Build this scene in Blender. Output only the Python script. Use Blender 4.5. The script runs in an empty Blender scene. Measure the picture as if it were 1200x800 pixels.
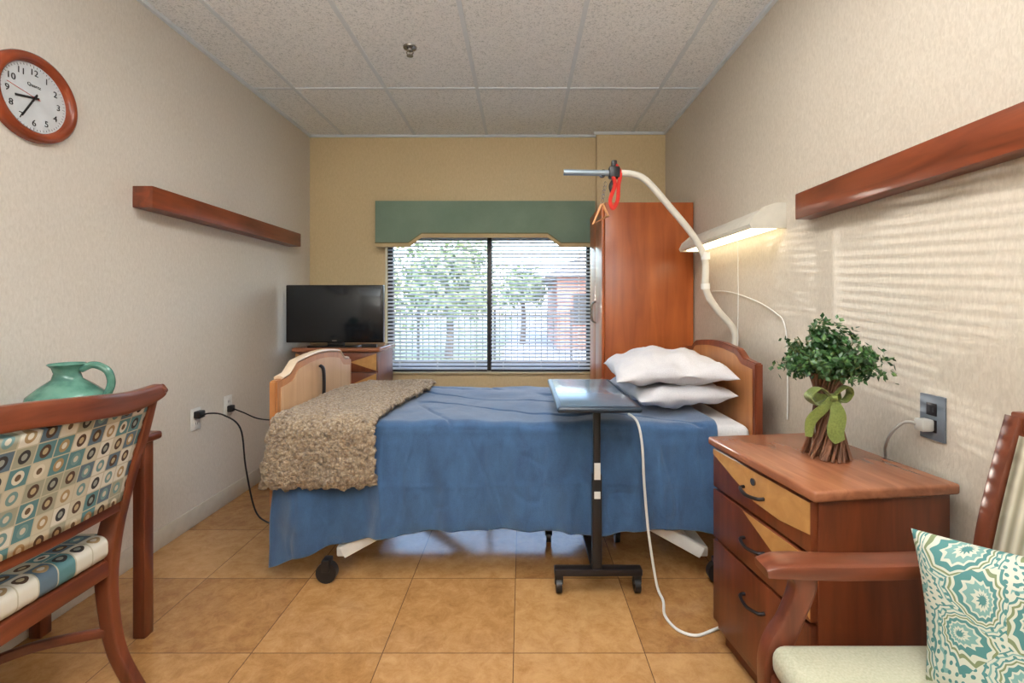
import bpy, bmesh, math, random
from mathutils import Vector, Matrix, noise
random.seed(4)
S = bpy.context.scene
pi = math.pi

def lin(c):
    c = c/255.0
    return c/12.92 if c <= .04045 else ((c+.055)/1.055)**2.4
def C(r, g, b): return (lin(r), lin(g), lin(b), 1)

# ------------------------------------------------------------------ nodes
def new_mat(name):
    m = bpy.data.materials.new(name); m.use_nodes = True
    nt = m.node_tree
    b = nt.nodes['Principled BSDF']
    return m, nt, b
def nd(nt, t, inp=None, **kw):
    n = nt.nodes.new(t)
    for k, v in kw.items(): setattr(n, k, v)
    for k, v in (inp or {}).items():
        s = n.inputs[k]
        if isinstance(v, bpy.types.NodeSocket): nt.links.new(v, s)
        else: s.default_value = v
    return n
def mth(nt, op, a, b=0.0, c=0.0):
    return nd(nt, 'ShaderNodeMath', {0: a, 1: b, 2: c}, operation=op).outputs[0]
def ramp(nt, fac, stops, mode='LINEAR'):
    r = nd(nt, 'ShaderNodeValToRGB', {0: fac})
    cr = r.color_ramp; cr.interpolation = mode
    while len(cr.elements) < len(stops): cr.elements.new(.5)
    for e, (p, c) in zip(cr.elements, stops):
        e.position = p; e.color = c
    return r.outputs[0]
def mix(nt, f, a, b):
    n = nd(nt, 'ShaderNodeMix', data_type='RGBA')
    for s, v in ((n.inputs[0], f), (n.inputs[6], a), (n.inputs[7], b)):
        if isinstance(v, bpy.types.NodeSocket): nt.links.new(v, s)
        else: s.default_value = v
    return n.outputs[2]
def ocoord(nt, scale=(1, 1, 1)):
    t = nd(nt, 'ShaderNodeTexCoord')
    return nd(nt, 'ShaderNodeMapping', {'Vector': t.outputs['Object'], 'Scale': scale}).outputs[0]
def bump(nt, b, h, strength=.3, dist=.01):
    n = nd(nt, 'ShaderNodeBump', {'Height': h, 'Strength': strength, 'Distance': dist})
    nt.links.new(n.outputs[0], b.inputs['Normal'])
def setc(nt, b, v, name='Base Color'):
    if isinstance(v, bpy.types.NodeSocket): nt.links.new(v, b.inputs[name])
    else: b.inputs[name].default_value = v

def plain(name, col, rough=.5, metal=0, emis=None, es=0, var=.06, vs=20, bmp=0):
    m, nt, b = new_mat(name)
    nz = nd(nt, 'ShaderNodeTexNoise', {'Vector': ocoord(nt), 'Scale': vs, 'Detail': 4}).outputs[0]
    lo = tuple(c*(1-var) for c in col[:3])+(1,); hi = tuple(min(1, c*(1+var)) for c in col[:3])+(1,)
    setc(nt, b, ramp(nt, nz, [(.3, lo), (.7, hi)]))
    b.inputs['Roughness'].default_value = rough; b.inputs['Metallic'].default_value = metal
    if emis: b.inputs['Emission Color'].default_value = emis; b.inputs['Emission Strength'].default_value = es
    if bmp: bump(nt, b, nz, bmp, .005)
    return m
def wood(name, c1, c2, axis, rough=.32, sc=1.0):
    m, nt, b = new_mat(name)
    s = [14*sc]*3; s[axis] = 1.6*sc
    n1 = nd(nt, 'ShaderNodeTexNoise', {'Vector': ocoord(nt, s), 'Scale': 1.6, 'Detail': 7, 'Distortion': .8}).outputs[0]
    n2 = nd(nt, 'ShaderNodeTexNoise', {'Vector': ocoord(nt), 'Scale': 3.0, 'Detail': 3}).outputs[0]
    f = mth(nt, 'ADD', mth(nt, 'MULTIPLY', n1, .65), mth(nt, 'MULTIPLY', n2, .35))
    setc(nt, b, ramp(nt, f, [(.32, c1), (.66, c2)]))
    b.inputs['Roughness'].default_value = rough
    bump(nt, b, n1, .06, .003)
    return m
def fabric(name, col, col2, scale=300, rough=.95, bs=.3, lowvar=5):
    m, nt, b = new_mat(name)
    n1 = nd(nt, 'ShaderNodeTexNoise', {'Vector': ocoord(nt), 'Scale': scale, 'Detail': 2}).outputs[0]
    n2 = nd(nt, 'ShaderNodeTexNoise', {'Vector': ocoord(nt), 'Scale': lowvar, 'Detail': 5}).outputs[0]
    f = mth(nt, 'ADD', mth(nt, 'MULTIPLY', n1, .5), mth(nt, 'MULTIPLY', n2, .5))
    setc(nt, b, ramp(nt, f, [(.35, col), (.65, col2)]))
    b.inputs['Roughness'].default_value = rough
    b.inputs['Sheen Weight'].default_value = .15
    bump(nt, b, f, bs, .004)
    return m

WR1, WR2 = C(88, 38, 20), C(140, 70, 40)
cherry = [wood('cherry_wood_grain_%s' % a, WR1, WR2, i) for i, a in enumerate('xyz')]
ward_wood = wood('wardrobe_wood', C(140, 66, 28), C(188, 102, 50), 2, .3, .6)
night_wood = wood('nightstand_wood', C(74, 35, 20), C(120, 60, 34), 2, .3)
top_wood = wood('cabinet_top_wood', C(118, 70, 48), C(160, 104, 74), 0, .22)
maple = wood('maple_wood', C(168, 120, 66), C(194, 146, 88), 1, .35)
maple_face = wood('bed_board_wood', C(186, 144, 106), C(212, 174, 134), 2, .35, .6)
head_wood = wood('headboard_wood', C(156, 98, 56), C(194, 136, 86), 2, .32, .7)
chair_wood = [wood('chair_wood_%s' % a, C(74, 36, 22), C(126, 66, 42), i, .28) for i, a in enumerate('xyz')]
white_pl = plain('white_plastic', C(228, 228, 224), .4)
cream_pl = plain('cream_enamel', C(212, 208, 196), .35)
grey_metal = plain('grey_enamel_metal', C(196, 198, 200), .35, .2)
tubeblue = plain('steel_tube', C(150, 166, 178), .3, .6)
black_pl = plain('black_plastic', C(22, 22, 25), .4)
dark_metal = plain('dark_metal', C(48, 44, 46), .35, .6)
chrome = plain('brushed_nickel', C(150, 145, 140), .25, .9)
bronze = plain('bronze_frame', C(52, 46, 44), .4, .3)
red_strap = fabric('red_webbing', C(170, 30, 22), C(205, 50, 36))
white_cloth = fabric('white_pillowcase', C(196, 196, 202), C(222, 221, 225), 250, .9, .15)
sheet_cloth = fabric('white_sheet', C(200, 202, 206), C(228, 228, 230), 200, .9, .15)
grout_white = plain('grid_enamel', C(220, 230, 236), .4, var=.02)

# blue blanket
m, nt, b = new_mat('blue_blanket_cloth'); blue = m
n1 = nd(nt, 'ShaderNodeTexNoise', {'Vector': ocoord(nt, (1, 1, 1)), 'Scale': 420, 'Detail': 1}).outputs[0]
n2 = nd(nt, 'ShaderNodeTexNoise', {'Vector': ocoord(nt, (1.0, 1.0, .45)), 'Scale': 16, 'Detail': 8, 'Distortion': .5, 'Roughness': .6}).outputs[0]
f = mth(nt, 'ADD', mth(nt, 'MULTIPLY', n1, .4), mth(nt, 'MULTIPLY', n2, .6))
setc(nt, b, ramp(nt, f, [(.3, C(34, 66, 106)), (.7, C(60, 100, 142))]))
b.inputs['Roughness'].default_value = .8; b.inputs['Sheen Weight'].default_value = .4
bump(nt, b, f, .5, .008)

# fleece
m, nt, b = new_mat('sherpa_fleece'); fleece_m = m
n2 = nd(nt, 'ShaderNodeTexNoise', {'Vector': ocoord(nt), 'Scale': 70, 'Detail': 6, 'Distortion': 2.5}).outputs[0]
v = nd(nt, 'ShaderNodeTexVoronoi', {'Vector': ocoord(nt), 'Scale': 70}).outputs['Distance']
f = mth(nt, 'ADD', mth(nt, 'MULTIPLY', v, .4), mth(nt, 'MULTIPLY', n2, .7))
setc(nt, b, ramp(nt, f, [(.32, C(210, 192, 164)), (.55, C(174, 150, 120)), (.8, C(108, 84, 60))]))
b.inputs['Roughness'].default_value = 1; b.inputs['Sheen Weight'].default_value = .4
bump(nt, b, mth(nt, 'SUBTRACT', 1.0, f), 1.0, .02)

# wall paints
def paint(name, c1, c2, bs=.15, sc=90):
    m, nt, b = new_mat(name)
    n1 = nd(nt, 'ShaderNodeTexNoise', {'Vector': ocoord(nt, (1, 1, .4)), 'Scale': sc, 'Detail': 5, 'Distortion': .8}).outputs[0]
    n2 = nd(nt, 'ShaderNodeTexNoise', {'Vector': ocoord(nt), 'Scale': 1.2, 'Detail': 2}).outputs[0]
    f = mth(nt, 'ADD', mth(nt, 'MULTIPLY', n1, .7), mth(nt, 'MULTIPLY', n2, .3))
    setc(nt, b, ramp(nt, f, [(.35, c1), (.65, c2)]))
    b.inputs['Roughness'].default_value = .5
    bump(nt, b, n1, bs, .003)
    return m
wall_side_m = paint('wallcovering_greige', C(206, 199, 188), C(220, 214, 204), .2, 120)
wall_right_m = paint('wallcovering_warm', C(196, 186, 170), C(214, 205, 190), .3, 120)
wall_back_m = paint('paint_tan', C(206, 184, 142), C(217, 196, 154), .05)

# floor tiles
m, nt, b = new_mat('floor_tile'); floor_m = m
tc = nd(nt, 'ShaderNodeTexCoord').outputs['Object']
sp = nd(nt, 'ShaderNodeSeparateXYZ', {0: tc})
T = .457
a = mth(nt, 'DIVIDE', mth(nt, 'ADD', sp.outputs[0], .03+10*T), T)
c = mth(nt, 'DIVIDE', mth(nt, 'ADD', sp.outputs[1], -1.665+10*T), T)
fa, fc = mth(nt, 'FRACT', a), mth(nt, 'FRACT', c)
ea = mth(nt, 'ABSOLUTE', mth(nt, 'SUBTRACT', fa, .5)); ec = mth(nt, 'ABSOLUTE', mth(nt, 'SUBTRACT', fc, .5))
edge = mth(nt, 'MAXIMUM', ea, ec)
gr = mth(nt, 'GREATER_THAN', edge, .4965)
cell = nd(nt, 'ShaderNodeCombineXYZ', {0: mth(nt, 'FLOOR', a), 1: mth(nt, 'FLOOR', c)}).outputs[0]
wn = nd(nt, 'ShaderNodeTexWhiteNoise', {'Vector': cell}, noise_dimensions='3D')
vec = nd(nt, 'ShaderNodeVectorMath', {0: tc, 1: nd(nt, 'ShaderNodeVectorMath', {0: wn.outputs[1], 1: (7, 7, 7)}, operation='MULTIPLY').outputs[0]}, operation='ADD').outputs[0]
n1 = nd(nt, 'ShaderNodeTexNoise', {'Vector': vec, 'Scale': 14, 'Detail': 10, 'Roughness': .78, 'Distortion': .4}).outputs[0]
f = mth(nt, 'ADD', mth(nt, 'MULTIPLY', n1, .80), mth(nt, 'MULTIPLY', wn.outputs[0], .20))
col = ramp(nt, f, [(.33, C(150, 106, 62)), (.5, C(178, 132, 82)), (.68, C(198, 154, 102))])
setc(nt, b, mix(nt, gr, col, C(104, 76, 52)))
setc(nt, b, mth(nt, 'ADD', mth(nt, 'MULTIPLY', n1, .16), .07), 'Roughness')
bump(nt, b, mth(nt, 'SUBTRACT', mth(nt, 'MULTIPLY', n1, .12), gr), .18, .003)

# ceiling tile
m, nt, b = new_mat('acoustic_ceiling_tile'); ceil_m = m
n1 = nd(nt, 'ShaderNodeTexNoise', {'Vector': ocoord(nt), 'Scale': 130, 'Detail': 3, 'Roughness': .7}).outputs[0]
n2 = nd(nt, 'ShaderNodeTexNoise', {'Vector': ocoord(nt), 'Scale': 60, 'Detail': 3, 'Roughness': .7}).outputs[0]
f = mth(nt, 'ADD', mth(nt, 'MULTIPLY', n1, .6), mth(nt, 'MULTIPLY', n2, .4))
setc(nt, b, ramp(nt, f, [(.38, C(196, 204, 206)), (.48, C(240, 245, 247)), (.6, C(250, 254, 255))]))
b.inputs['Roughness'].default_value = .95
bump(nt, b, f, .35, .004)

# geometric upholstery
def geo_fabric(name, ax, cell=.05):
    m, nt, b = new_mat(name)
    sp = nd(nt, 'ShaderNodeSeparateXYZ', {0: nd(nt, 'ShaderNodeTexCoord').outputs['Object']})
    a = mth(nt, 'ADD', mth(nt, 'DIVIDE', sp.outputs[ax[0]], cell), 20.3)
    c = mth(nt, 'ADD', mth(nt, 'DIVIDE', sp.outputs[ax[1]], cell*1.05), 20.6)
    ids = nd(nt, 'ShaderNodeCombineXYZ', {0: mth(nt, 'FLOOR', a), 1: mth(nt, 'FLOOR', c)}).outputs[0]
    w1 = nd(nt, 'ShaderNodeTexWhiteNoise', {'Vector': ids}, noise_dimensions='3D').outputs[0]
    w2 = nd(nt, 'ShaderNodeTexWhiteNoise', {'Vector': nd(nt, 'ShaderNodeVectorMath', {0: ids, 1: (13.5, 4.2, 9)}, operation='ADD').outputs[0]}, noise_dimensions='3D').outputs[0]
    xs = mth(nt, 'SUBTRACT', mth(nt, 'FRACT', a), .5); ys = mth(nt, 'SUBTRACT', mth(nt, 'FRACT', c), .5)
    d = mth(nt, 'SQRT', mth(nt, 'ADD', mth(nt, 'MULTIPLY', mth(nt, 'MULTIPLY', xs, xs), 1.5), mth(nt, 'MULTIPLY', ys, ys)))
    bg = ramp(nt, w1, [(0, C(190, 186, 166)), (.20, C(84, 128, 134)), (.36, C(208, 206, 194)), (.60, C(100, 78, 54)), (.68, C(150, 152, 134)), (.84, C(86, 108, 124))], 'CONSTANT')
    ov = ramp(nt, w2, [(0, C(76, 56, 42)), (.22, C(206, 202, 186)), (.45, C(158, 134, 98)), (.62, C(108, 142, 144)), (.84, C(48, 48, 50))], 'CONSTANT')
    inn = ramp(nt, w2, [(0, C(174, 158, 124)), (.22, C(100, 80, 60)), (.45, C(206, 202, 188)), (.62, C(192, 188, 172)), (.84, C(140, 146, 138))], 'CONSTANT')
    col = mix(nt, mth(nt, 'LESS_THAN', d, .34), bg, ov)
    col = mix(nt, mth(nt, 'LESS_THAN', d, .17), col, inn)
    ed = mth(nt, 'MAXIMUM', mth(nt, 'ABSOLUTE', xs), mth(nt, 'ABSOLUTE', ys))
    col = mix(nt, mth(nt, 'GREATER_THAN', ed, .465), col, C(180, 176, 156))
    setc(nt, b, col); b.inputs['Roughness'].default_value = .8
    return m
geo_yz = geo_fabric('geometric_upholstery_back', (1, 2), .046)
geo_xy = geo_fabric('geometric_upholstery_seat', (0, 1), .05)

# paisley: curling scalloped drops around scattered centres
PH = Vector((.473, -.867, .165)).normalized(); PU = Vector((.115, .19, .96)); PU = (PU-PH*PU.dot(PH)).normalized()
m, nt, b = new_mat('paisley_cloth'); paisley = m
tc = nd(nt, 'ShaderNodeTexCoord').outputs['Object']
px = nd(nt, 'ShaderNodeVectorMath', {0: tc, 1: tuple(PH)}, operation='DOT_PRODUCT').outputs['Value']
py = nd(nt, 'ShaderNodeVectorMath', {0: tc, 1: tuple(PU)}, operation='DOT_PRODUCT').outputs['Value']
p2 = nd(nt, 'ShaderNodeCombineXYZ', {0: px, 1: py}).outputs[0]
nz = nd(nt, 'ShaderNodeTexNoise', {'Vector': p2, 'Scale': 9, 'Detail': 0}).outputs[1]
p2 = nd(nt, 'ShaderNodeVectorMath', {0: p2, 1: nd(nt, 'ShaderNodeVectorMath', {0: nz, 1: (.05, .05, 0)}, operation='MULTIPLY').outputs[0]}, operation='ADD').outputs[0]
SC = 10.0
p2 = nd(nt, 'ShaderNodeVectorMath', {0: p2, 1: (SC, SC, 0)}, operation='MULTIPLY').outputs[0]
vo = nd(nt, 'ShaderNodeTexVoronoi', {'Vector': p2, 'Scale': 1.0, 'Randomness': .75}, voronoi_dimensions='2D')
dv = nd(nt, 'ShaderNodeVectorMath', {0: p2, 1: vo.outputs['Position']}, operation='SUBTRACT').outputs[0]
sv = nd(nt, 'ShaderNodeSeparateXYZ', {0: dv})
r = vo.outputs['Distance']
wr_ = nd(nt, 'ShaderNodeSeparateColor', {0: vo.outputs['Color']}).outputs[0]
ang = mth(nt, 'ADD', mth(nt, 'ARCTAN2', sv.outputs[1], sv.outputs[0]), mth(nt, 'MULTIPLY', wr_, 6.28))
ang2 = mth(nt, 'ADD', ang, mth(nt, 'MULTIPLY', r, 3.2))
drop = mth(nt, 'MULTIPLY', r, mth(nt, 'ADD', 1.0, mth(nt, 'MULTIPLY', mth(nt, 'COSINE', ang2), .38)))
scal = mth(nt, 'MULTIPLY', mth(nt, 'ABSOLUTE', mth(nt, 'SINE', mth(nt, 'MULTIPLY', ang, 7.0))), .035)
dd = mth(nt, 'ADD', drop, scal)
T1, T2, CR, OL = C(72, 124, 122), C(116, 156, 150), C(196, 198, 182), C(116, 128, 92)
base = ramp(nt, dd, [(0, T1), (.08, CR), (.13, T2), (.20, CR), (.235, T1), (.31, CR), (.35, OL), (.385, CR), (.42, T1), (.455, CR), (.52, T2), (.56, CR), (.62, T1), (.66, CR)], 'CONSTANT')
dots = nd(nt, 'ShaderNodeTexVoronoi', {'Vector': p2, 'Scale': 8.0, 'Randomness': .2}, voronoi_dimensions='2D').outputs['Distance']
outer = mth(nt, 'MULTIPLY', mth(nt, 'GREATER_THAN', dd, .455), mth(nt, 'LESS_THAN', dots, .26))
setc(nt, b, mix(nt, outer, base, T1)); b.inputs['Roughness'].default_value = .8

# ribbed cream upholstery
m, nt, b = new_mat('ribbed_cream_upholstery'); cream_rib = m
sp = nd(nt, 'ShaderNodeSeparateXYZ', {0: nd(nt, 'ShaderNodeTexCoord').outputs['Object']})
w = mth(nt, 'SINE', mth(nt, 'MULTIPLY', sp.outputs[1], 260.0))
setc(nt, b, ramp(nt, mth(nt, 'ADD', mth(nt, 'MULTIPLY', w, .5), .5), [(0, C(140, 132, 110)), (1, C(200, 192, 170))]))
b.inputs['Roughness'].default_value = .9; bump(nt, b, w, .4, .003)
seat_cream = fabric('cream_green_seat_cloth', C(162, 162, 138), C(188, 186, 162), 200)
green_val = fabric('sage_green_cloth', C(112, 134, 116), C(128, 148, 130), 260)
beige_cloth = fabric('beige_piping_cloth', C(190, 168, 126), C(208, 186, 144), 260)

# ------------------------------------------------------------------ builder
MW = {}
I4 = Matrix.Identity(4)
def catmull(pts, sub):
    if len(pts) < 3 or sub <= 1: return pts
    out = []
    n = len(pts)
    for i in range(n-1):
        p0 = pts[max(i-1, 0)]; p1 = pts[i]; p2 = pts[i+1]; p3 = pts[min(i+2, n-1)]
        for k in range(sub):
            t = k/sub
            out.append(.5*((2*p1)+(p2-p0)*t+(2*p0-5*p1+4*p2-p3)*t*t+(3*p1-p0-3*p2+p3)*t**3))
    out.append(pts[-1]); return out
class B:
    def __init__(s): s.bm = bmesh.new(); s.mi = 0
    def merge(s, bm2, mat=None):
        if mat is not None: bm2.transform(mat)
        me = bpy.data.meshes.new('t'); bm2.to_mesh(me); bm2.free()
        for p in me.polygons: p.material_index = s.mi
        s.bm.from_mesh(me); bpy.data.meshes.remove(me)
        return s
    def box(s, lo, hi, bev=0, seg=2, mat=None):
        b2 = bmesh.new(); bmesh.ops.create_cube(b2, size=1)
        lo = Vector(lo); hi = Vector(hi); c = (lo+hi)/2; d = hi-lo
        for v in b2.verts: v.co = Vector((v.co.x*d.x, v.co.y*d.y, v.co.z*d.z))+c
        if bev: bmesh.ops.bevel(b2, geom=b2.edges[:], offset=bev, segments=seg, affect='EDGES', profile=.5)
        return s.merge(b2, mat)
    def prism(s, poly, axis, a0, a1, bev=0, mat=None):
        b2 = bmesh.new()
        def mk(p, h):
            q = list(p); q.insert(axis, h); return Vector(q)
        A = [b2.verts.new(mk(p, a0)) for p in poly]; Bv = [b2.verts.new(mk(p, a1)) for p in poly]
        n = len(poly)
        b2.faces.new(A); b2.faces.new(Bv[::-1])
        for i in range(n): b2.faces.new((A[i], Bv[i], Bv[(i+1) % n], A[(i+1) % n]))
        bmesh.ops.recalc_face_normals(b2, faces=b2.faces[:])
        if bev: bmesh.ops.bevel(b2, geom=[e for e in b2.edges if e.calc_face_angle(0) > .7], offset=bev, segments=2, affect='EDGES')
        return s.merge(b2, mat)
    def sweep(s, pts, size, prof='round', ref=None, n=12, sub=8, mat=None, closed=False):
        pts = [Vector(p) for p in pts]
        if isinstance(size, (int, float)): size = (size, size)
        if isinstance(size, tuple): size = [size]*len(pts)
        sz = [Vector((a[0], a[1], 0)) if isinstance(a, tuple) else Vector((a, a, 0)) for a in size]
        P = catmull(pts, sub); Z = catmull(sz, sub)
        if len(pts) < 3: P = pts; Z = sz
        b2 = bmesh.new(); rings = []; pa = None
        for i, p in enumerate(P):
            t = (P[min(i+1, len(P)-1)]-P[max(i-1, 0)])
            if t.length < 1e-9: t = Vector((0, 0, 1))
            t.normalize()
            if ref is not None: r = Vector(ref)
            else: r = pa if pa is not None else (Vector((0, 0, 1)) if abs(t.z) < .9 else Vector((1, 0, 0)))
            a = r-t*t.dot(r)
            if a.length < 1e-6: a = t.orthogonal()
            a.normalize(); pa = a; bb = t.cross(a)
            ring = []
            for k in range(n):
                th = 2*pi*(k+.5)/n; ct, st = math.cos(th), math.sin(th)
                if prof == 'rect':
                    e = .35; ct = math.copysign(abs(ct)**e, ct); st = math.copysign(abs(st)**e, st)
                ring.append(b2.verts.new(p+a*ct*Z[i].x+bb*st*Z[i].y))
            rings.append(ring)
        for i in range(len(rings)-1):
            for k in range(n): b2.faces.new((rings[i][k], rings[i][(k+1) % n], rings[i+1][(k+1) % n], rings[i+1][k]))
        b2.faces.new(rings[0][::-1]); b2.faces.new(rings[-1])
        bmesh.ops.recalc_face_normals(b2, faces=b2.faces[:])
        return s.merge(b2, mat)
    def cyl(s, p0, p1, r0, r1=None, n=24):
        r1 = r0 if r1 is None else r1
        return s.sweep([p0, p1], [(r0, r0), (r1, r1)], n=n, sub=1)
    def lathe(s, prof, mat=None, n=40):
        b2 = bmesh.new(); rings = []
        for r, z in prof:
            if r < 1e-6: rings.append([b2.verts.new((0, 0, z))])
            else: rings.append([b2.verts.new((r*math.cos(2*pi*k/n), r*math.sin(2*pi*k/n), z)) for k in range(n)])
        for A, D in zip(rings, rings[1:]):
            for k in range(n):
                q = [A[k % len(A)], A[(k+1) % len(A)], D[(k+1) % len(D)], D[k % len(D)]]
                u = []
                for x in q:
                    if x not in u: u.append(x)
                if len(u) > 2:
                    try: b2.faces.new(u)
                    except ValueError: pass
        bmesh.ops.recalc_face_normals(b2, faces=b2.faces[:])
        return s.merge(b2, mat)
    def grid(s, fn, nu, nv, mat=None):
        b2 = bmesh.new()
        V = [[b2.verts.new(fn(i/nu, j/nv)) for j in range(nv+1)] for i in range(nu+1)]
        for i in range(nu):
            for j in range(nv): b2.faces.new((V[i][j], V[i+1][j], V[i+1][j+1], V[i][j+1]))
        bmesh.ops.recalc_face_normals(b2, faces=b2.faces[:])
        return s.merge(b2, mat)
    def pillow(s, a, bb, t, mat=None, n=48, wr=.006, seed=0, e=3.0, pw=.55, sag=0):
        b2 = bmesh.new()
        for sg in (1, -1):
            V = []
            for i in range(n+1):
                row = []
                for j in range(n+1):
                    u = math.sin(pi/2*(-1+2*i/n)); v = math.sin(pi/2*(-1+2*j/n))
                    k = max(0, (1-abs(u)**e)*(1-abs(v)**e))**pw
                    x = a*u*(1-.07*(1-v*v)*abs(u)); y = bb*v*(1-.07*(1-u*u)*abs(v))
                    w = wr*noise.noise(Vector((x*9+seed, y*9, sg*3)))+wr*.8*(.4-abs(noise.noise(Vector((x*14, y*8+seed, sg)))))*(.4+.6*(1-k))
                    row.append(b2.verts.new((x, y, sg*t*k+w*min(1, k*3)-sag*(u*u+v*v)*.5)))
                V.append(row)
            for i in range(n):
                for j in range(n): b2.faces.new((V[i][j], V[i+1][j], V[i+1][j+1], V[i][j+1]))
        bmesh.ops.remove_doubles(b2, verts=b2.verts[:], dist=1e-4)
        bmesh.ops.recalc_face_normals(b2, faces=b2.faces[:])
        return s.merge(b2, mat)
    def text(s, txt, size, mat, depth=.0005):
        cu = bpy.data.curves.new('t', 'FONT'); cu.body = txt; cu.size = size; cu.align_x = 'CENTER'; cu.align_y = 'CENTER'; cu.extrude = depth
        o = bpy.data.objects.new('t', cu); S.collection.objects.link(o)
        dg = bpy.context.evaluated_depsgraph_get(); dg.update()
        me = bpy.data.meshes.new_from_object(o.evaluated_get(dg))
        b2 = bmesh.new(); b2.from_mesh(me); bpy.data.meshes.remove(me)
        bpy.data.objects.remove(o); bpy.data.curves.remove(cu)
        return s.merge(b2, mat)
    def make(s, name, mats, parent=None, frame=I4, center=True, angle=35, **props):
        me = bpy.data.meshes.new(name)
        L = (MW[parent].inverted() if parent else I4) @ frame
        s.bm.transform(L)
        if center and s.bm.verts:
            xs = [v.co for v in s.bm.verts]
            lo = Vector([min(v[i] for v in xs) for i in range(3)]); hi = Vector([max(v[i] for v in xs) for i in range(3)])
            c = (lo+hi)/2
            if not parent: c.z = lo.z
        else: c = Vector((0, 0, 0))
        bmesh.ops.translate(s.bm, verts=s.bm.verts[:], vec=-c)
        s.bm.to_mesh(me); s.bm.free()
        for x in (mats if isinstance(mats, (list, tuple)) else [mats]): me.materials.append(x)
        me.polygons.foreach_set('use_smooth', [True]*len(me.polygons))
        me.set_sharp_from_angle(angle=math.radians(angle))
        o = bpy.data.objects.new(name, me); S.collection.objects.link(o)
        o.location = c
        if parent: o.parent = parent
        MW[o] = (MW[parent] if parent else I4) @ Matrix.Translation(c)
        for k, v in props.items(): o[k] = v
        return o
def thing(name, loc, label, cat, rz=0, **props):
    o = bpy.data.objects.new(name, None); S.collection.objects.link(o)
    o.empty_display_size = .1
    o.location = loc; o.rotation_euler = (0, 0, rz)
    MW[o] = Matrix.Translation(Vector(loc)) @ Matrix.Rotation(rz, 4, 'Z')
    o['label'] = label; o['category'] = cat
    for k, v in props.items(): o[k] = v
    return o
def ss(a, b_, x):
    t = max(0, min(1, (x-a)/(b_-a))); return t*t*(3-2*t)
def lerp_tab(tab, x):
    if x <= tab[0][0]: return tab[0][1]
    for (x0, y0), (x1, y1) in zip(tab, tab[1:]):
        if x <= x1:
            t = (x-x0)/(x1-x0); t = t*t*(3-2*t); return y0+(y1-y0)*t
    return tab[-1][1]

# ------------------------------------------------------------------ shell
XL, XR, YB, YF, ZC = -1.808, 1.198, 4.067, -1.4, 2.66
st = dict(kind='structure')
B().box((XL-.1, YF-.1, -.1), (XR+.1, YB+.15, 0)).make('floor', floor_m, center=False, **st)
B().box((XL-.1, YF-.1, ZC), (XR+.1, YB+.15, ZC+.1)).make('ceiling', ceil_m, center=False, **st)
B().box((XL-.1, YF-.1, 0), (XL, YB+.15, ZC)).make('wall_left', wall_side_m, center=False, **st)
B().box((XR, YF-.1, 0), (XR+.1, YB+.15, ZC)).make('wall_right', wall_right_m, center=False, **st)
B().box((XL, YF-.1, 0), (XR, YF, ZC)).make('wall_front', wall_side_m, center=False, **st)
WX0, WX1, WZ0, WZ1 = -1.165, .60, .644, 1.82
q = B()
q.box((XL, YB, 0), (WX0, YB+.15, ZC)); q.box((WX1, YB, 0), (XR, YB+.15, ZC))
q.box((WX0, YB, 0), (WX1, YB+.15, WZ0)); q.box((WX0, YB, WZ1), (WX1, YB+.15, ZC))
q.make('wall_back', wall_back_m, center=False, **st)
B().box((.625, 4.0, 0), (XR, YB, ZC)).make('wall_column', wall_back_m, center=False, **st)
base_m = plain('vinyl_base', C(204, 198, 184), .45)
B().box((XL, YF, 0), (XL+.008, YB, .10), .003).make('baseboard_left', base_m, **st)
B().box((XR-.008, YF, 0), (XR, 4.0, .10), .003).make('baseboard_right', base_m, **st)
B().box((XL+.008, YB-.008, 0), (.625, YB, .10), .003).make('baseboard_back', base_m, **st)
# ceiling grid
q = B()
for k in range(-3, 3):
    x = .003+.305+.61*k
    if XL < x < XR: q.box((x-.012, YF, ZC-.006), (x+.012, YB, ZC+.001))
for k in range(-4, 2):
    y = 3.19+1.22*k
    if YF < y < YB: q.box((XL, y-.012, ZC-.0055), (XR, y+.012, ZC+.001))
q.box((XL, YF, ZC-.02), (XL+.02, YB, ZC-.002)).box((XR-.02, YF, ZC-.02), (XR, 4.0, ZC-.002))
q.box((XL, YB-.02, ZC-.02), (.625, YB, ZC-.002)).box((.6, 3.98, ZC-.02), (XR, 4.0, ZC-.002))
q.make('trim_1', grout_white, center=False, **st)

# window
q = B()
y0, y1 = 4.14, 4.185
for x0, x1 in ((WX0, WX0+.045), (WX1-.045, WX1), (-.305, -.26)): q.box((x0, y0, WZ0), (x1, y1, WZ1), .003)
for z0, z1 in ((WZ0, WZ0+.045), (WZ1-.045, WZ1)): q.box((WX0, y0+.001, z0), (WX1, y1-.001, z1), .003)
win = q.make('window_1', bronze, **st)
m, nt, b = new_mat('window_glass')
g = nd(nt, 'ShaderNodeBsdfGlossy', {'Roughness': .02}); tr = nd(nt, 'ShaderNodeBsdfTransparent')
mx = nd(nt, 'ShaderNodeMixShader', {0: .05, 1: tr.outputs[0], 2: g.outputs[0]})
nt.links.new(mx.outputs[0], nt.nodes['Material Output'].inputs[0])
B().box((WX0+.01, 4.16, WZ0+.01), (WX1-.01, 4.164, WZ1-.01)).make('glass_pane', m, win)
B().box((WX0-.02, YB-.02, WZ0-.018), (WX1+.02, YB+.08, WZ0+.001), .004).make('trim_2', plain('sill_paint', C(190, 172, 132), .4), **st)

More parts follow.
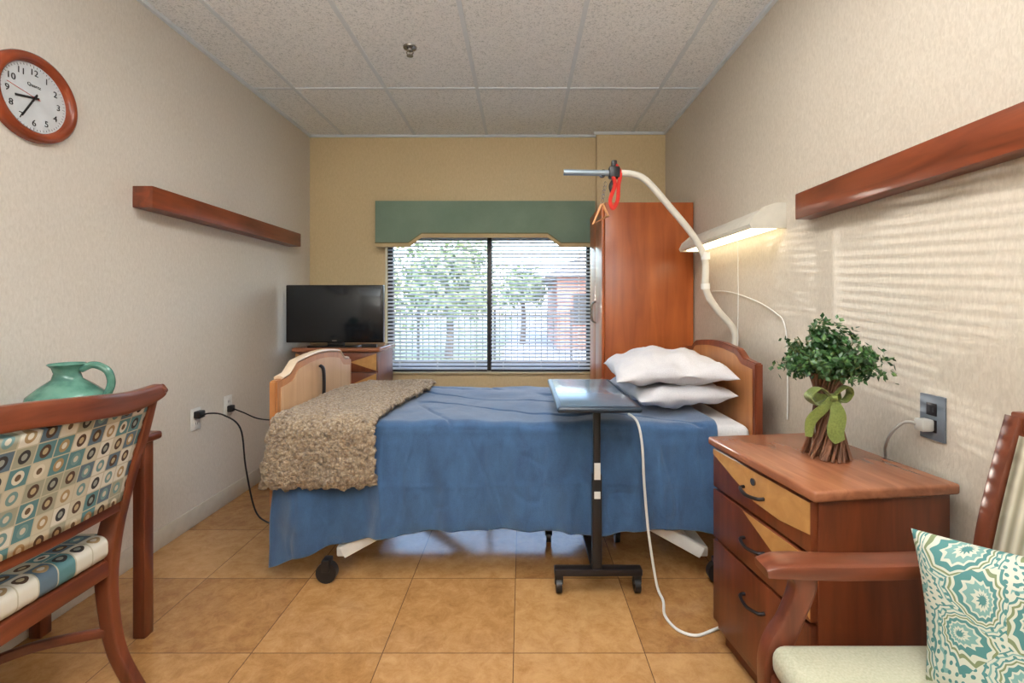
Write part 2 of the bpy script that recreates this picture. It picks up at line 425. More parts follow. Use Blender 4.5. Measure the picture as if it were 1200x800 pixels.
# blinds
slat_m, nt, b = new_mat('blind_slat')
n1 = nd(nt, 'ShaderNodeTexNoise', {'Vector': ocoord(nt), 'Scale': 8}).outputs[0]
setc(nt, b, ramp(nt, n1, [(.3, C(216, 218, 222)), (.7, C(226, 228, 232))])); b.inputs['Roughness'].default_value = .4
trl = nd(nt, 'ShaderNodeBsdfTranslucent', {'Color': C(226, 232, 240)})
mx = nd(nt, 'ShaderNodeMixShader', {0: .25, 1: b.outputs[0], 2: trl.outputs[0]})
nt.links.new(mx.outputs[0], nt.nodes['Material Output'].inputs[0])
for i, (x0, x1) in enumerate(((WX0+.012, -.30), (-.265, WX1-.012))):
    t = thing('window_blind', ((x0+x1)/2, 4.10, WZ0+.004), 'pale horizontal slatted blind, lowered and open in the window', 'window blind', group='blinds in the window')
    q = B(); n = 36; zb = WZ0+.03; zt = WZ1-.04
    R = Matrix.Rotation(math.radians(36), 4, 'X')
    for k in range(n):
        z = zb+(zt-zb)*k/(n-1)
        q.box((x0, -.0138, -.0007), (x1, .0138, .0007), mat=Matrix.Translation((0, 4.10, z)) @ R)
    q.make('slats', slat_m, t)
    B().box((x0, 4.085, WZ1-.032), (x1, 4.118, WZ1-.003), .003).make('head_rail', slat_m, t)
    B().box((x0, 4.088, WZ0+.004), (x1, 4.112, WZ0+.018), .003).make('bottom_rail', bronze, t)
    q = B()
    for f_ in (.12, .5, .88):
        x = x0+(x1-x0)*f_
        q.cyl((x, 4.0845, WZ0+.018), (x, 4.0845, WZ1-.03), .0014, n=6); q.cyl((x, 4.1155, WZ0+.018), (x, 4.1155, WZ1-.03), .0014, n=6)
    q.make('ladder_cord', white_pl, t)
# valance
t = thing('window_valance', (-.307, 4.0, 1.69), 'sage green fabric valance with beige shaped lower border above the window', 'valance')
def vpoly(dx, dz):
    return [(-1.214+dx, 2.075), (-1.214+dx, 1.694+dz), (-.94+dx*.3, 1.694+dz), (-.83+dx*.2, 1.772+dz), (.21, 1.772+dz), (.32, 1.694+dz), (.602-dx, 1.694+dz), (.602-dx, 2.075)]
q = B(); q.prism(vpoly(0, .03), 1, 3.945, 3.965); q.box((-1.214, 3.965, 1.72), (-1.19, 4.066, 2.074)); q.box((.578, 3.965, 1.72), (.602, 3.999, 2.074)); q.box((-1.19, 3.965, 2.05), (.578, 4.066, 2.074))
q.make('valance_panel', green_val, t)
up = vpoly(0, .034)[1:-1]; lo_ = vpoly(0, 0)[1:-1]
B().prism(up+lo_[::-1], 1, 3.938, 3.97, .003).make('border', beige_cloth, t)
B().sweep([(p[0], 3.937, p[1]) for p in up], .004, n=8, sub=1).make('piping', plain('piping_dark', C(120, 110, 70), .7), t)

# ------------------------------------------------------------------ wardrobe
wd = thing('wardrobe', (.875, 3.6, 0), 'tall cherry wood wardrobe beside the window', 'wardrobe')
B().box((.575, 3.32, .06), (1.19, 3.90, 1.928), .004).box((.6, 3.34, 0), (1.18, 3.88, .06)).make('body', ward_wood, wd)
for y0, y1, hy in ((3.325, 3.607, 3.585), (3.613, 3.895, 3.635)):
    d = B().box((.553, y0, .08), (.574, y1, 1.922), .003).make('door', ward_wood, wd)
    B().sweep([(.553, hy, 1.24), (.528, hy, 1.22), (.522, hy, 1.16), (.528, hy, 1.10), (.553, hy, 1.08)], .006, n=8).make('handle', chrome, d)

# ------------------------------------------------------------------ drawer cabinets
def cabinet(name, loc, rz, w, d, h, rows, label, bow=False):
    t = thing(name, loc, label, 'drawer cabinet' if name != 'nightstand' else 'nightstand', rz)
    Fm = MW[t]
    B().box((-w/2+.012, -d/2+.02, .05), (w/2-.012, d/2-.01, h-.03), .003).box((-w/2+.03, -d/2+.04, 0), (w/2-.03, d/2-.03, .05)).make('body', night_wood, t, Fm)
    B().box((-w/2-.008, -d/2-.008, h-.03), (w/2+.008, d/2, h), .008, 3).make('top_panel', top_wood, t, Fm)
    for i, (z0, z1) in enumerate(rows):
        dr = B().box((-w/2+.016, -d/2, z0), (w/2-.016, -d/2+.022, z1), .003).make('drawer', night_wood, t, Fm)
        hw = w/2-.018
        polys = []
        if bow:
            if i < 2:
                for sg in (-1, 1): polys.append([(sg*hw, z1-.004), (sg*hw, z0+.004), (sg*hw*.35, (z0+z1)/2)])
        elif i == 0: polys.append([(-hw, z1-.003), (hw, z1-.003), (hw, z0+.05), (hw*.5, z0+.035), (0, z0+.04), (-hw*.5, z0+.075), (-hw, z0+.115)])
        elif i == 1: polys.append([(-.06, z1-.003), (hw, z1-.003), (hw, z0+.01), (hw*.80, z0+.05), (hw*.45, z0+.10)])
        for poly in polys:
            B().prism(poly, 1, -d/2-.0015, -d/2+.004).make('inlay', maple, dr, Fm, label='light maple inlay')
        zc = (z0+z1)/2 if i < 2 else z1-.085
        B().sweep([(-.05, -d/2+.002, zc), (-.045, -d/2-.018, zc-.002), (0, -d/2-.028, zc-.006), (.045, -d/2-.018, zc-.002), (.05, -d/2+.002, zc)], .0055, n=8).make('handle', dark_metal, dr, Fm)
        if i == 0: B().cyl((0, -d/2+.002, z1-.035), (0, -d/2-.006, z1-.035), .011).make('lock', chrome, dr, Fm)
    return t
cabinet('nightstand', (.925, 1.505, 0), math.radians(-82.5), .512, .42, .736, ((.565, .70), (.385, .555), (.09, .375)), 'cherry wood nightstand with maple inlay and three drawers beside the bed')
cabinet('drawer_chest', (-1.345, 3.665, 0), 0, .62, .43, .905, ((.735, .868), (.55, .725), (.36, .54), (.08, .35)), 'cherry wood drawer chest with maple inlay under the television', True)

# ------------------------------------------------------------------ TV
t = thing('television', (-1.38, 3.55, .905), 'black flat screen television standing on the drawer chest', 'television')
tvy = 3.52
B().box((-1.742, tvy, .937), (-1.025, tvy+.05, 1.362), .008, 3).make('casing', plain('tv_gloss_black', C(14, 14, 16), .2), t)
scr = plain('tv_screen', C(20, 26, 32), .12)
B().box((-1.722, tvy-.002, .965), (-1.045, tvy+.004, 1.342), .001).make('screen', scr, t)
B().box((-1.44, tvy+.01, .91), (-1.32, tvy+.04, .95), .004).box((-1.56, tvy-.06, .9055), (-1.2, tvy+.12, .918), .005, 3).make('stand', plain('tv_stand_black', C(16, 16, 18), .2), t)
B().box((-1.40, tvy-.003, .948), (-1.365, tvy, .956)).make('badge', chrome, t)
B().box((-1.17, 3.47, .9055), (-1.06, 3.50, .93), .005, 3).make('remote_control', black_pl, label='small black remote control lying on the drawer chest', category='remote control')

# ------------------------------------------------------------------ bed
bed = thing('hospital_bed', (0, 2.6, 0), 'adjustable hospital bed with wooden head and foot boards', 'bed')
BY0, BY1 = 2.15, 3.09
def board_top(t_, sh, hi): return sh + (hi-sh)*(.45*(ss(.12, .20, t_)-ss(.80, .88, t_)) + .55*math.sin(pi*t_)**1.3)
def board_poly(sh, hi, zb, ins=0):
    pts = [(BY1-ins, zb+ins), (BY0+ins, zb+ins)]
    n = 40
    for i in range(n+1):
        t_ = i/n; pts.append((BY0+ins+(BY1-BY0-2*ins)*t_, board_top(t_, sh, hi)-ins))
    return pts
fb = B().prism(board_poly(.87, .955, .30), 0, -1.14, -1.105, .006).make('footboard', head_wood, bed, label='wooden foot board with arched top')
B().prism(board_poly(.87, .955, .36, .035), 0, -1.143, -1.102).make('inlay_panel', maple_face, fb)
B().sweep([(-1.122, y, z+.004) for y, z in board_poly(.87, .955, .3)[4:-2:3]], (.010, .022), n=10, sub=1, ref=(0, 0, 1)).make('edge_trim', plain('pale_edge', C(226, 206, 180), .4), fb)
B().sweep([(-1.10, 2.60, .70), (-1.082, 2.60, .715), (-1.078, 2.60, .79), (-1.082, 2.60, .865), (-1.10, 2.60, .885)], (.016, .008), n=10, ref=(0, 1, 0)).make('grip', dark_metal, fb)
hb = B().prism(board_poly(.95, 1.02, .30), 0, 1.05, 1.085, .006).make('headboard', cherry[2], bed, label='wooden head board with arched top')
B().prism(board_poly(.95, 1.02, .36, .03), 0, 1.047, 1.06).make('inlay_panel', head_wood, hb)
B().box((-1.07, 2.16, .50), (1.04, 3.08, .665), .04, 4).make('mattress', sheet_cloth, bed)
q = B(); q.box((-1.05, 2.2, .42), (1.03, 3.04, .495), .01).box((-.75, 2.3, .33), (.75, 2.94, .42), .01)
q.make('deck_frame', grey_metal, bed)
q = B()
for sx in (-1, 1):
    for y in (2.19, 3.03):
        q.sweep([(sx*.30, y+(.05 if y < 2.6 else -.05), .36), (sx*.52, y, .25), (sx*.80, y-(.06 if y < 2.6 else -.06), .115)], (.028, .016), 'rect', ref=(0, 0, 1))
    q.box((sx*.80-.03, 2.13, .09), (sx*.80+.03, 3.09, .135), .008)
q.box((-.8, 2.56, .16), (.8, 2.66, .22), .01)
q.make('base_frame', white_pl, bed)
for sx in (-1, 1):
    for y in (2.095, 3.10):
        x = sx*.855
        q = B(); q.cyl((x, y-.016, .045), (x, y+.016, .045), .045); q.box((x-.018, y-.026, .05), (x+.018, y+.026, .105), .006)
        q.make('caster', black_pl, bed)
# trapeze
tz = B().sweep([(1.135, 2.6, .25), (1.135, 2.6, .6), (1.14, 2.6, .9), (1.155, 2.6, .98), (1.150, 2.6, 1.08), (1.06, 2.6, 1.19), (1.00, 2.6, 1.30), (.995, 2.6, 1.46), (.93, 2.6, 1.59), (.80, 2.6, 1.75), (.68, 2.6, 1.885), (.60, 2.6, 1.925), (.50, 2.6, 1.93)], .018, n=14).make('trapeze_bar', cream_pl, bed, label='bent cream tube with overhead arm')
B().cyl((.50, 2.6, 1.93), (.225, 2.6, 1.935), .0165).make('arm_tube', tubeblue, tz)
B().box((1.085, 2.57, .40), (1.16, 2.63, .48), .006).make('mounting_bracket', grey_metal, tz)
for z0, z1, x_ in ((1.46, 1.50, .998), (1.30, 1.33, .998)):
    B().sweep([(x_, 2.6, z0), (x_-.002, 2.6, z1)], .024, n=14, sub=1).make('collar', white_pl, tz)
q = B(); q.box((.47, 2.575, 1.90), (.53, 2.625, 1.965), .01).box((.485, 2.585, 1.96), (.515, 2.615, 2.0), .008).sweep([(.50, 2.6, 1.90), (.48, 2.6, 1.86), (.49, 2.6, 1.82)], .010, n=8)
q.cyl((.44, 2.59, 1.93), (.44, 2.63, 1.93), .018)
q.make('clamp', black_pl, tz)
B().sweep([(.50, 2.59, 1.98), (.53, 2.585, 1.93), (.52, 2.58, 1.86), (.515, 2.58, 1.78), (.49, 2.58, 1.735), (.475, 2.58, 1.78), (.50, 2.58, 1.86), (.49, 2.58, 1.91)], (.004, .011), n=8, ref=(0, 1, 0)).make('strap', red_strap, tz)
q = B()
for k in range(5):
    zc = 1.87-.022*k; xx = .452-.004*k
    q.sweep([(xx+.007*math.cos(a_), 2.6+.002*math.sin(a_*(k % 2)), zc+.014*math.sin(a_)) for a_ in [2*pi*i/8 for i in range(9)]], .002, n=6, sub=2)
q.make('chain', chrome, tz)
B().sweep([(.435, 2.6, 1.765), (.47, 2.61, 1.70), (.385, 2.6, 1.655), (.43, 2.59, 1.76)], .008, n=8, sub=1).make('triangle_handle', plain('tan_handle', C(220, 160, 110), .5), tz)

# blanket
def cover(yN, yF, zt, r, s, far, L):
    arc = r*pi/2; top = yF-yN-2*r
    if s < far: return yF, zt-r-(far-s), 1, 0, 0
    s -= far
    if s < arc:
        a_ = s/r; return yF-r+r*math.cos(a_), zt-r+r*math.sin(a_), math.cos(a_), math.sin(a_), 0
    s -= arc
    if s < top: return yF-r-s, zt, 0, 1, 0
    s -= top
    if s < arc:
        a_ = s/r; return yN+r-r*math.sin(a_), zt-r+r*math.cos(a_), -math.sin(a_), math.cos(a_), 0
    s -= arc
    return yN, zt-r-s, -1, 0, s
hem = [(-1.1, .06), (-.95, .12), (-.82, .16), (-.6, .195), (-.35, .225), (0, .225), (.3, .205), (.5, .23), (.87, .22)]
def blanket(u, v):
    X = -1.085+1.955*u
    r = .045; zt = .688
    L = zt-r-lerp_tab(hem, X)
    far = .22; arc = r*pi/2; top = 3.115-2.125-2*r
    tot = far+arc+top+arc+L
    y, z, ny, nz, dr = cover(2.125, 3.115, zt, r, v*tot, far, L)
    N_ = noise.noise
    w = 0
    if nz > .5:
        w += .012*N_(Vector((X*3+y*2, y*3.2, 1)))+.005*N_(Vector((X*11, y*6, 5)))+.010*abs(N_(Vector((X*2.2-y*2.5, y*1.1+X, 9))))
        w -= .010*ss(.70, 1, 1-abs(N_(Vector((X*2.0+y*3, y*1.2-X*.7, 4)))*5))
        w = max(w, -.012)
    k = ss(0, .4, dr)
    f_ = .013*math.sin(X*17+1.5*N_(Vector((X*2, z*1.0, 3)))*3)+.008*math.sin(X*39+z*2+N_(Vector((X*4, z*1, 7)))*3)+.020*N_(Vector((X*4.5, z*1.3, 2)))
    w += k*(f_+.026)
    w += ss(0, .06, dr)*(.006*(1+N_(Vector((X*9, z*5, 4))))+.003*N_(Vector((X*25, z*12, 4))))
    w -= ss(0, .1, dr)*.004*ss(.8, 1, 1-abs(N_(Vector((X*4.2+z*1.5, z*2-X*1.0, 14)))*5))
    for cx in (-.62, -.16, .30, .62):
        w += .004*ss(0, .1, dr)*math.exp(-((X-cx-.01*math.sin(z*9))/.007)**2)
    if dr > 0: w += .0025*math.exp(-((z-.42-.01*math.sin(X*5))/.007)**2)
    w = max(w, -.004) if dr > 0 else w
    xo = 0
    if X < -.95: xo = -.025*k*((-.95-X)/.13)
    zz = z+nz*w+(.006*N_(Vector((X*20, 1, 1))) if v > .97 else 0)
    return Vector((X+xo, y+ny*w, zz))
o = B().grid(blanket, 320, 220).make('blanket', blue, angle=80, label='blue woven blanket spread over the hospital bed and hanging down', category='blanket')
md = o.modifiers.new('thick', 'SOLIDIFY'); md.thickness = .004; md.offset = -1
# fleece throw
def fleece(u, v):
    r = .055; yN, yF, zt = 2.052, 3.30, .714
    arc = r*pi/2; topl = 3.06-(yN+r); L = .712-r-.43
    tot = topl+arc+L
    s = v*tot
    if s < topl: y, z, ny, nz, dr = 3.06-s, zt, 0, 1, 0
    elif s < topl+arc:
        a_ = (s-topl)/r; y, z, ny, nz, dr = yN+r-r*math.sin(a_), zt-r+r*math.cos(a_), -math.sin(a_), math.cos(a_), 0
    else:
        dr = s-topl-arc; y, z, ny, nz = yN, zt-r-dr, -1, 0
    fy = ss(2.2, 3.06, y)
    xl = -1.085+.10*ss(2.6, 3.06, y)-.03*ss(0, .2, dr); xr = -.64+.08*fy+.01*dr
    X = xl+(xr-xl)*u
    N_ = noise.noise
    w = .010*N_(Vector((X*6, y*5, z*5)))+.020*(.45-abs(N_(Vector((X*38, y*38, z*38)))))+.020*(.4-abs(N_(Vector((X*80+3, y*80, z*80)))))
    w += .018*ss(0, .2, dr)*(math.sin(X*22+2*N_(Vector((X*3, z*3, 0)))))*.6
    e = min(u, 1-u, (1-v), v)
    w -= .014*(1-ss(0, .03, e))
    jag = .014*N_(Vector((X*30, y*30, z*30)))
    jx = .008*N_(Vector((X*40+7, y*40, z*40)))
    return Vector((X+jag*(1 if e < .02 else 0)+jx, y+ny*w, z+nz*w+(jag*1.5 if v > .98 else 0)))
o = B().grid(fleece, 150, 340).make('throw_blanket', fleece_m, angle=180, label='curly beige sherpa throw draped over the foot of the bed', category='blanket')
md = o.modifiers.new('thick', 'SOLIDIFY'); md.thickness = .014; md.offset = -1

# pillows
B().pillow(.235, .33, .068, Matrix.Translation((.775, 2.58, .768)) @ Matrix.Rotation(math.radians(-3), 4, 'Y') @ Matrix.Rotation(.05, 4, 'Z'), seed=3, wr=.026, pw=.48, e=2.4).make('pillow', white_cloth, angle=180, label='white pillow, the lower of two at the head of the bed', category='pillow', group='bed pillows')
B().pillow(.285, .36, .078, Matrix.Translation((.758, 2.60, .892)) @ Matrix.Rotation(math.radians(-2), 4, 'Y') @ Matrix.Rotation(-.08, 4, 'Z'), seed=21, wr=.030, pw=.48, e=2.4, sag=.035).make('pillow', white_cloth, angle=180, label='plump white pillow stacked on another pillow', category='pillow', group='bed pillows')

# ------------------------------------------------------------------ overbed table
t = thing('overbed_table', (.31, 2.05, 0), 'wheeled overbed table with blue grey top and dark column', 'overbed table')
blue_top = plain('blue_grey_laminate', C(88, 108, 126), .18)
B().box((.135, 1.84, .795), (.465, 2.56, .818), .01, 3).make('tabletop', plain('tabletop_rim', C(28, 44, 60), .35), t)
B().box((.155, 1.86, .8175), (.445, 2.54, .8195), .0008).make('surface_panel', blue_top, t)
q = B(); q.box((.295, 2.005, .10), (.335, 2.04, .50), .004).box((.300, 2.010, .48), (.330, 2.035, .80), .004)
q.make('column', black_pl, t)
B().box((.25, 1.99, .775), (.38, 2.16, .797), .006).make('bracket', dark_metal, t)
for z0, z1 in ((.48, .55), (.40, .43)):
    B().box((.302, 2.0025, z0), (.328, 2.0055, z1), .0005).make('sticker', white_pl, t)
q = B(); q.box((.135, 2.0, .075), (.505, 2.045, .105), .006).box((.295, 2.03, .078), (.335, 2.46, .102), .005).box((.115, 2.43, .075), (.505, 2.47, .105), .006)
q.make('base', dark_metal, t)
for x, y in ((.155, 2.022), (.485, 2.022), (.135, 2.45), (.485, 2.45)):
    q = B(); q.cyl((x-.012, y, .03), (x+.012, y, .03), .03); q.box((x-.018, y-.012, .035), (x+.018, y+.012, .077), .004)
    q.make('caster', black_pl, t)

# ------------------------------------------------------------------ side chair
CX = Matrix.Translation((-.035, 0, 0))
ch = thing('side_chair', (-1.455, 1.23, 0), 'cherry wood chair with geometric patterned upholstery tucked at the desk', 'chair')
yn, yf = .985, 1.485
for y in (yn, yf):
    B().sweep([(-1.125, y, .93), (-1.16, y, .80), (-1.215, y, .62), (-1.25, y, .47), (-1.255, y, .32), (-1.225, y, .14), (-1.15, y, 0)], [(.016, .022), (.017, .024), (.018, .026), (.019, .03), (.018, .026), (.017, .022), (.016, .02)], 'rect', ref=(0, 1, 0), n=16).make('rear_leg', chair_wood[2], ch, CX)
    B().sweep([(-1.67, y, .43), (-1.67, y, .2), (-1.68, y, 0)], [(.02, .02), (.018, .018), (.015, .015)], 'rect', ref=(0, 1, 0), n=16).make('front_leg', chair_wood[2], ch, CX)
q = B()
q.sweep([(-1.125, yn-.03, .962), (-1.105, yn+.1, .958), (-1.09, (yn+yf)/2, .944), (-1.105, yf-.1, .930), (-1.115, yf+.02, .940), (-1.105, yf+.035, .952)], [(.030, .016), (.031, .016), (.032, .016), (.031, .016), (.024, .016), (.012, .010)], 'rect', ref=(0, 0, 1), n=16)
q.make('crest_rail', chair_wood[1], ch, CX)
B().sweep([(-1.215, yn, .60), (-1.20, (yn+yf)/2, .60), (-1.215, yf, .60)], (.022, .013), 'rect', ref=(0, 0, 1), n=16).make('lower_back_rail', chair_wood[1], ch, CX)
def backpanel(u, v):
    y = yn+.02+(yf-yn-.04)*u; z = .615+.305*v
    x = -1.205+(.085)*v**1.2+.014*math.sin(pi*u)
    return Vector((x, y, z))
o = B().grid(backpanel, 20, 16).make('backrest', geo_yz, ch, CX)
md = o.modifiers.new('s', 'SOLIDIFY'); md.thickness = .026; md.offset = 0
B().box((-1.69, yn-.01, .375), (-1.235, yf+.01, .43), .01).make('seat_frame', chair_wood[1], ch, CX)
B().box((-1.70, yn-.015, .43), (-1.235, yf+.015, .505), .028, 5).make('seat', geo_xy, ch, CX)
q = B()
q.sweep([(-1.24, yn, .20), (-1.40, yn+.10, .215), (-1.47, (yn+yf)/2, .22), (-1.40, yf-.10, .215), (-1.24, yf, .20)], (.013, .011), 'rect', ref=(0, 0, 1), n=12)
q.sweep([(-1.67, yn, .20), (-1.54, yn+.10, .215), (-1.47, (yn+yf)/2+.001, .222), (-1.54, yf-.10, .215), (-1.67, yf, .20)], (.013, .011), 'rect', ref=(0, 0, 1), n=12)
q.make('stretcher', chair_wood[0], ch, CX)

# desk
dk = thing('desk', (-1.59, 1.2, 0), 'dark cherry wood desk against the wall holding a teal jug', 'desk')
B().box((-1.80, .55, .712), (-1.352, 1.80, .742), .01, 3).make('desktop', chair_wood[1], dk)
B().box((-1.79, .60, .62), (-1.38, 1.76, .712), .004).make('apron', chair_wood[1], dk)
for x, y in ((-1.392, 1.755), (-1.392, .6), (-1.77, 1.755), (-1.77, .6)):
    B().box((x-.022, y-.022, 0), (x+.022, y+.022, .712), .004).make('leg', chair_wood[2], dk)

# jug
t = thing('jug', (-1.60, 1.68, .742), 'teal glazed ceramic jug with a curved handle on the desk', 'jug')
m, nt, b = new_mat('teal_glaze')
n1 = nd(nt, 'ShaderNodeTexNoise', {'Vector': ocoord(nt), 'Scale': 16, 'Detail': 6}).outputs[0]
setc(nt, b, ramp(nt, n1, [(.35, C(58, 106, 94)), (.6, C(98, 146, 130))])); b.inputs['Roughness'].default_value = .2
J = Matrix.Translation((-1.60, 1.68, .742)) @ Matrix.Diagonal((1, 1, 1.08, 1))
B().lathe([(0, 0), (.06, 0), (.085, .015), (.112, .06), (.118, .10), (.105, .145), (.07, .175), (.042, .195), (.036, .215), (.042, .232), (.054, .243), (.050, .246), (.036, .234), (.030, .215), (.03, .19), (.0, .18)], J).make('body', m, t, angle=60)
B().sweep([(-1.56, 1.69, .985), (-1.525, 1.70, 1.0), (-1.485, 1.71, .978), (-1.475, 1.715, .93), (-1.492, 1.71, .880)], .0125, n=10).make('handle', m, t)

# ------------------------------------------------------------------ armchair
ac = thing('armchair', (.8, .77, 0), 'wooden armchair with cream ribbed back and pale seat beside the nightstand', 'armchair')
for y in (.46, 1.04):
    B().sweep([(.520, y, .640), (.575, y, .646), (.71, y, .643), (.88, y, .648), (1.03, y, .668)], [(.030, .010), (.036, .016), (.034, .017), (.030, .017), (.022, .016)], 'rect', ref=(0, 1, 0), n=16).make('armrest', chair_wood[0], ac)
    B().sweep([(.605, y, .638), (.608, y, .60), (.582, y, .53), (.550, y, .46), (.545, y, .36), (.555, y, 0)], [(.020, .032), (.019, .024), (.019, .022), (.02, .028), (.02, .026), (.015, .017)], 'rect', ref=(0, 1, 0), n=16).make('front_leg', chair_wood[2], ac)
    B().sweep([(1.085, y, .965), (1.045, y, .82), (1.015, y, .68), (.995, y, .46), (1.005, y, .28), (1.06, y, 0)], [(.018, .022)]*5+[(.015, .016)], 'rect', ref=(0, 1, 0), n=16).make('rear_leg', chair_wood[2], ac)
B().sweep([(1.085, .455, .955), (1.095, .75, .975), (1.085, 1.045, .955)], (.024, .016), 'rect', ref=(0, 0, 1), n=16).make('crest_rail', chair_wood[1], ac)
def acback(u, v):
    return Vector((.985+.085*v**1.3-.012*math.sin(pi*u)*math.sin(pi*v), .485+.53*u, .50+.43*v))
o = B().grid(acback, 16, 12).make('backrest', cream_rib, ac); md = o.modifiers.new('s', 'SOLIDIFY'); md.thickness = .03; md.offset = 0
B().box((.53, .46, .37), (1.0, 1.04, .425), .01).make('seat_frame', chair_wood[1], ac)
B().box((.525, .475, .425), (.975, 1.025, .495), .03, 5).make('seat', seat_cream, ac)
# cushion
nn = PH.cross(PU)
Mx = Matrix(((PH.x, PU.x, nn.x, .885), (PH.y, PU.y, nn.y, .775), (PH.z, PU.z, nn.z, .650), (0, 0, 0, 1)))
B().pillow(.205, .140, .055, Mx, seed=12, wr=.006, e=4).make('throw_pillow', paisley, angle=180, label='teal and cream paisley cushion leaning in the armchair', category='cushion')

# ------------------------------------------------------------------ wall rails
for nm, x0, x1, y0, y1, z0, z1, lb in (('wall_rail', XL, XL+.095, 2.215, 3.70, 1.665, 1.766, 'cherry wood rail shelf on the wall above the television side'),
                                       ('wall_rail', 1.13, XR, .2, 1.98, 1.565, 1.672, 'long cherry wood rail mounted on the wall above the nightstand')):
    q = B(); q.box((x0, y0, z0), (x1, y1, z1), .004)
    q.make(nm, cherry[1], label=lb, category='wall rail', group='wooden wall rails')

# ------------------------------------------------------------------ clock
ck = thing('wall_clock', (XL, 1.757, 1.81), 'round wall clock with cherry wood rim and white dial', 'clock')
CK = Matrix(((0, 0, 1, XL), (1, 0, 0, 1.757), (0, 1, 0, 1.972), (0, 0, 0, 1)))
B().lathe([(.122, .004), (.125, .026), (.134, .034), (.146, .036), (.157, .028), (.161, .012), (.160, 0), (.122, 0)], CK, n=72).make('rim', plain('clock_rim_wood', C(138, 62, 34), .25, var=.2, vs=9), ck, angle=60)
B().lathe([(0, 0), (.126, 0), (.126, .012), (0, .012)], CK, n=64).make('dial', plain('dial_white', C(206, 212, 216), .4), ck)
q = B()
for h in range(1, 13):
    a_ = pi/2-h*pi/6
    q.text(str(h), .032, CK @ Matrix.Translation((.092*math.cos(a_), .092*math.sin(a_), .0135)))
for k in range(60):
    a_ = k*pi/30; r0 = .112 if k % 5 else .109
    q.box((r0, -.0006, .012), (.118, .0006, .0128), mat=CK @ Matrix.Rotation(a_, 4, 'Z'))
q.make('numerals', black_pl, ck)
q = B(); q.text('Quartz', .017, CK @ Matrix.Translation((0, .045, .0135))); q.make('lettering', black_pl, ck)
def hand(L_, w_, ang, z, nm, mt):
    q = B(); q.box((-.018, -w_, z), (L_, w_, z+.0015), mat=CK @ Matrix.Rotation(ang, 4, 'Z')); return q.make(nm, mt, ck)
hand(.068, .004, pi/2-(8.62)*pi/6, .014, 'hour_hand', black_pl)
hand(.092, .003, pi/2-35*pi/30, .0162, 'minute_hand', black_pl)
hand(.10, .0008, pi/2-47*pi/30, .018, 'second_hand', red_strap)
B().lathe([(0, .013), (.006, .013), (.006, .021), (0, .021)], CK, n=20).make('hub', black_pl, ck)

# ------------------------------------------------------------------ over-bed wall light
wl = thing('wall_lamp', (1.12, 2.65, 1.555), 'long cream over-bed wall light with glowing diffuser', 'wall light')
prof = [(1.197, 1.675), (1.15, 1.672), (1.10, 1.655), (1.055, 1.615), (1.035, 1.582), (1.04, 1.568), (1.06, 1.568), (1.075, 1.60), (1.12, 1.635), (1.197, 1.64)]
B().prism(prof, 1, 2.18, 3.13).make('housing', cream_pl, wl)
pe = [(1.197, 1.68), (1.15, 1.677), (1.098, 1.66), (1.05, 1.618), (1.03, 1.58), (1.04, 1.562), (1.197, 1.562)]
for ya, yb_ in ((2.165, 2.18), (3.13, 3.145)): B().prism(pe, 1, ya, yb_).make('end_cap', cream_pl, wl)
glow = plain('warm_diffuser', C(255, 236, 196), .4, emis=(1, .84, .56, 1), es=3.8)
B().box((1.075, 2.185, 1.566), (1.18, 3.125, 1.578), .003).make('diffuser', glow, wl)
B().box((1.17, 2.185, 1.575), (1.196, 3.125, 1.642)).make('back_plate', cream_pl, wl)
B().sweep([(1.15, 2.55, 1.566), (1.152, 2.55, 1.3), (1.15, 2.55, 1.0)], .0018, n=6).make('pull_cord', white_pl, wl)
cd = thing('nurse_call_cord', (1.19, 2.5, .70), 'thin white cord looping along the wall by the bed', 'cord')
B().sweep([(1.19, 3.0, 1.30), (1.185, 2.75, 1.29), (1.185, 2.45, 1.24), (1.187, 2.25, 1.18), (1.187, 2.16, 1.12), (1.187, 2.14, .95), (1.187, 2.14, .70)], .003, n=6).make('cable', white_pl, cd)

# ------------------------------------------------------------------ sprinkler
t = thing('fire_sprinkler', (-.63, 2.68, 2.61), 'small metal fire sprinkler in the ceiling', 'sprinkler')
Mx = Matrix.Translation((-.63, 2.68, 0))
B().lathe([(0, 2.66), (.038, 2.66), (.036, 2.652), (.014, 2.648), (.012, 2.635), (0, 2.635)], Mx).make('escutcheon', chrome, t)
q = B(); q.sweep([(-.64, 2.68, 2.64), (-.648, 2.68, 2.625), (-.632, 2.68, 2.61)], .003, n=6).sweep([(-.62, 2.68, 2.64), (-.612, 2.68, 2.625), (-.628, 2.68, 2.61)], .003, n=6)
q.lathe([(0, 2.612), (.018, 2.612), (.018, 2.609), (0, 2.609)], Mx)
q.make('deflector', chrome, t)

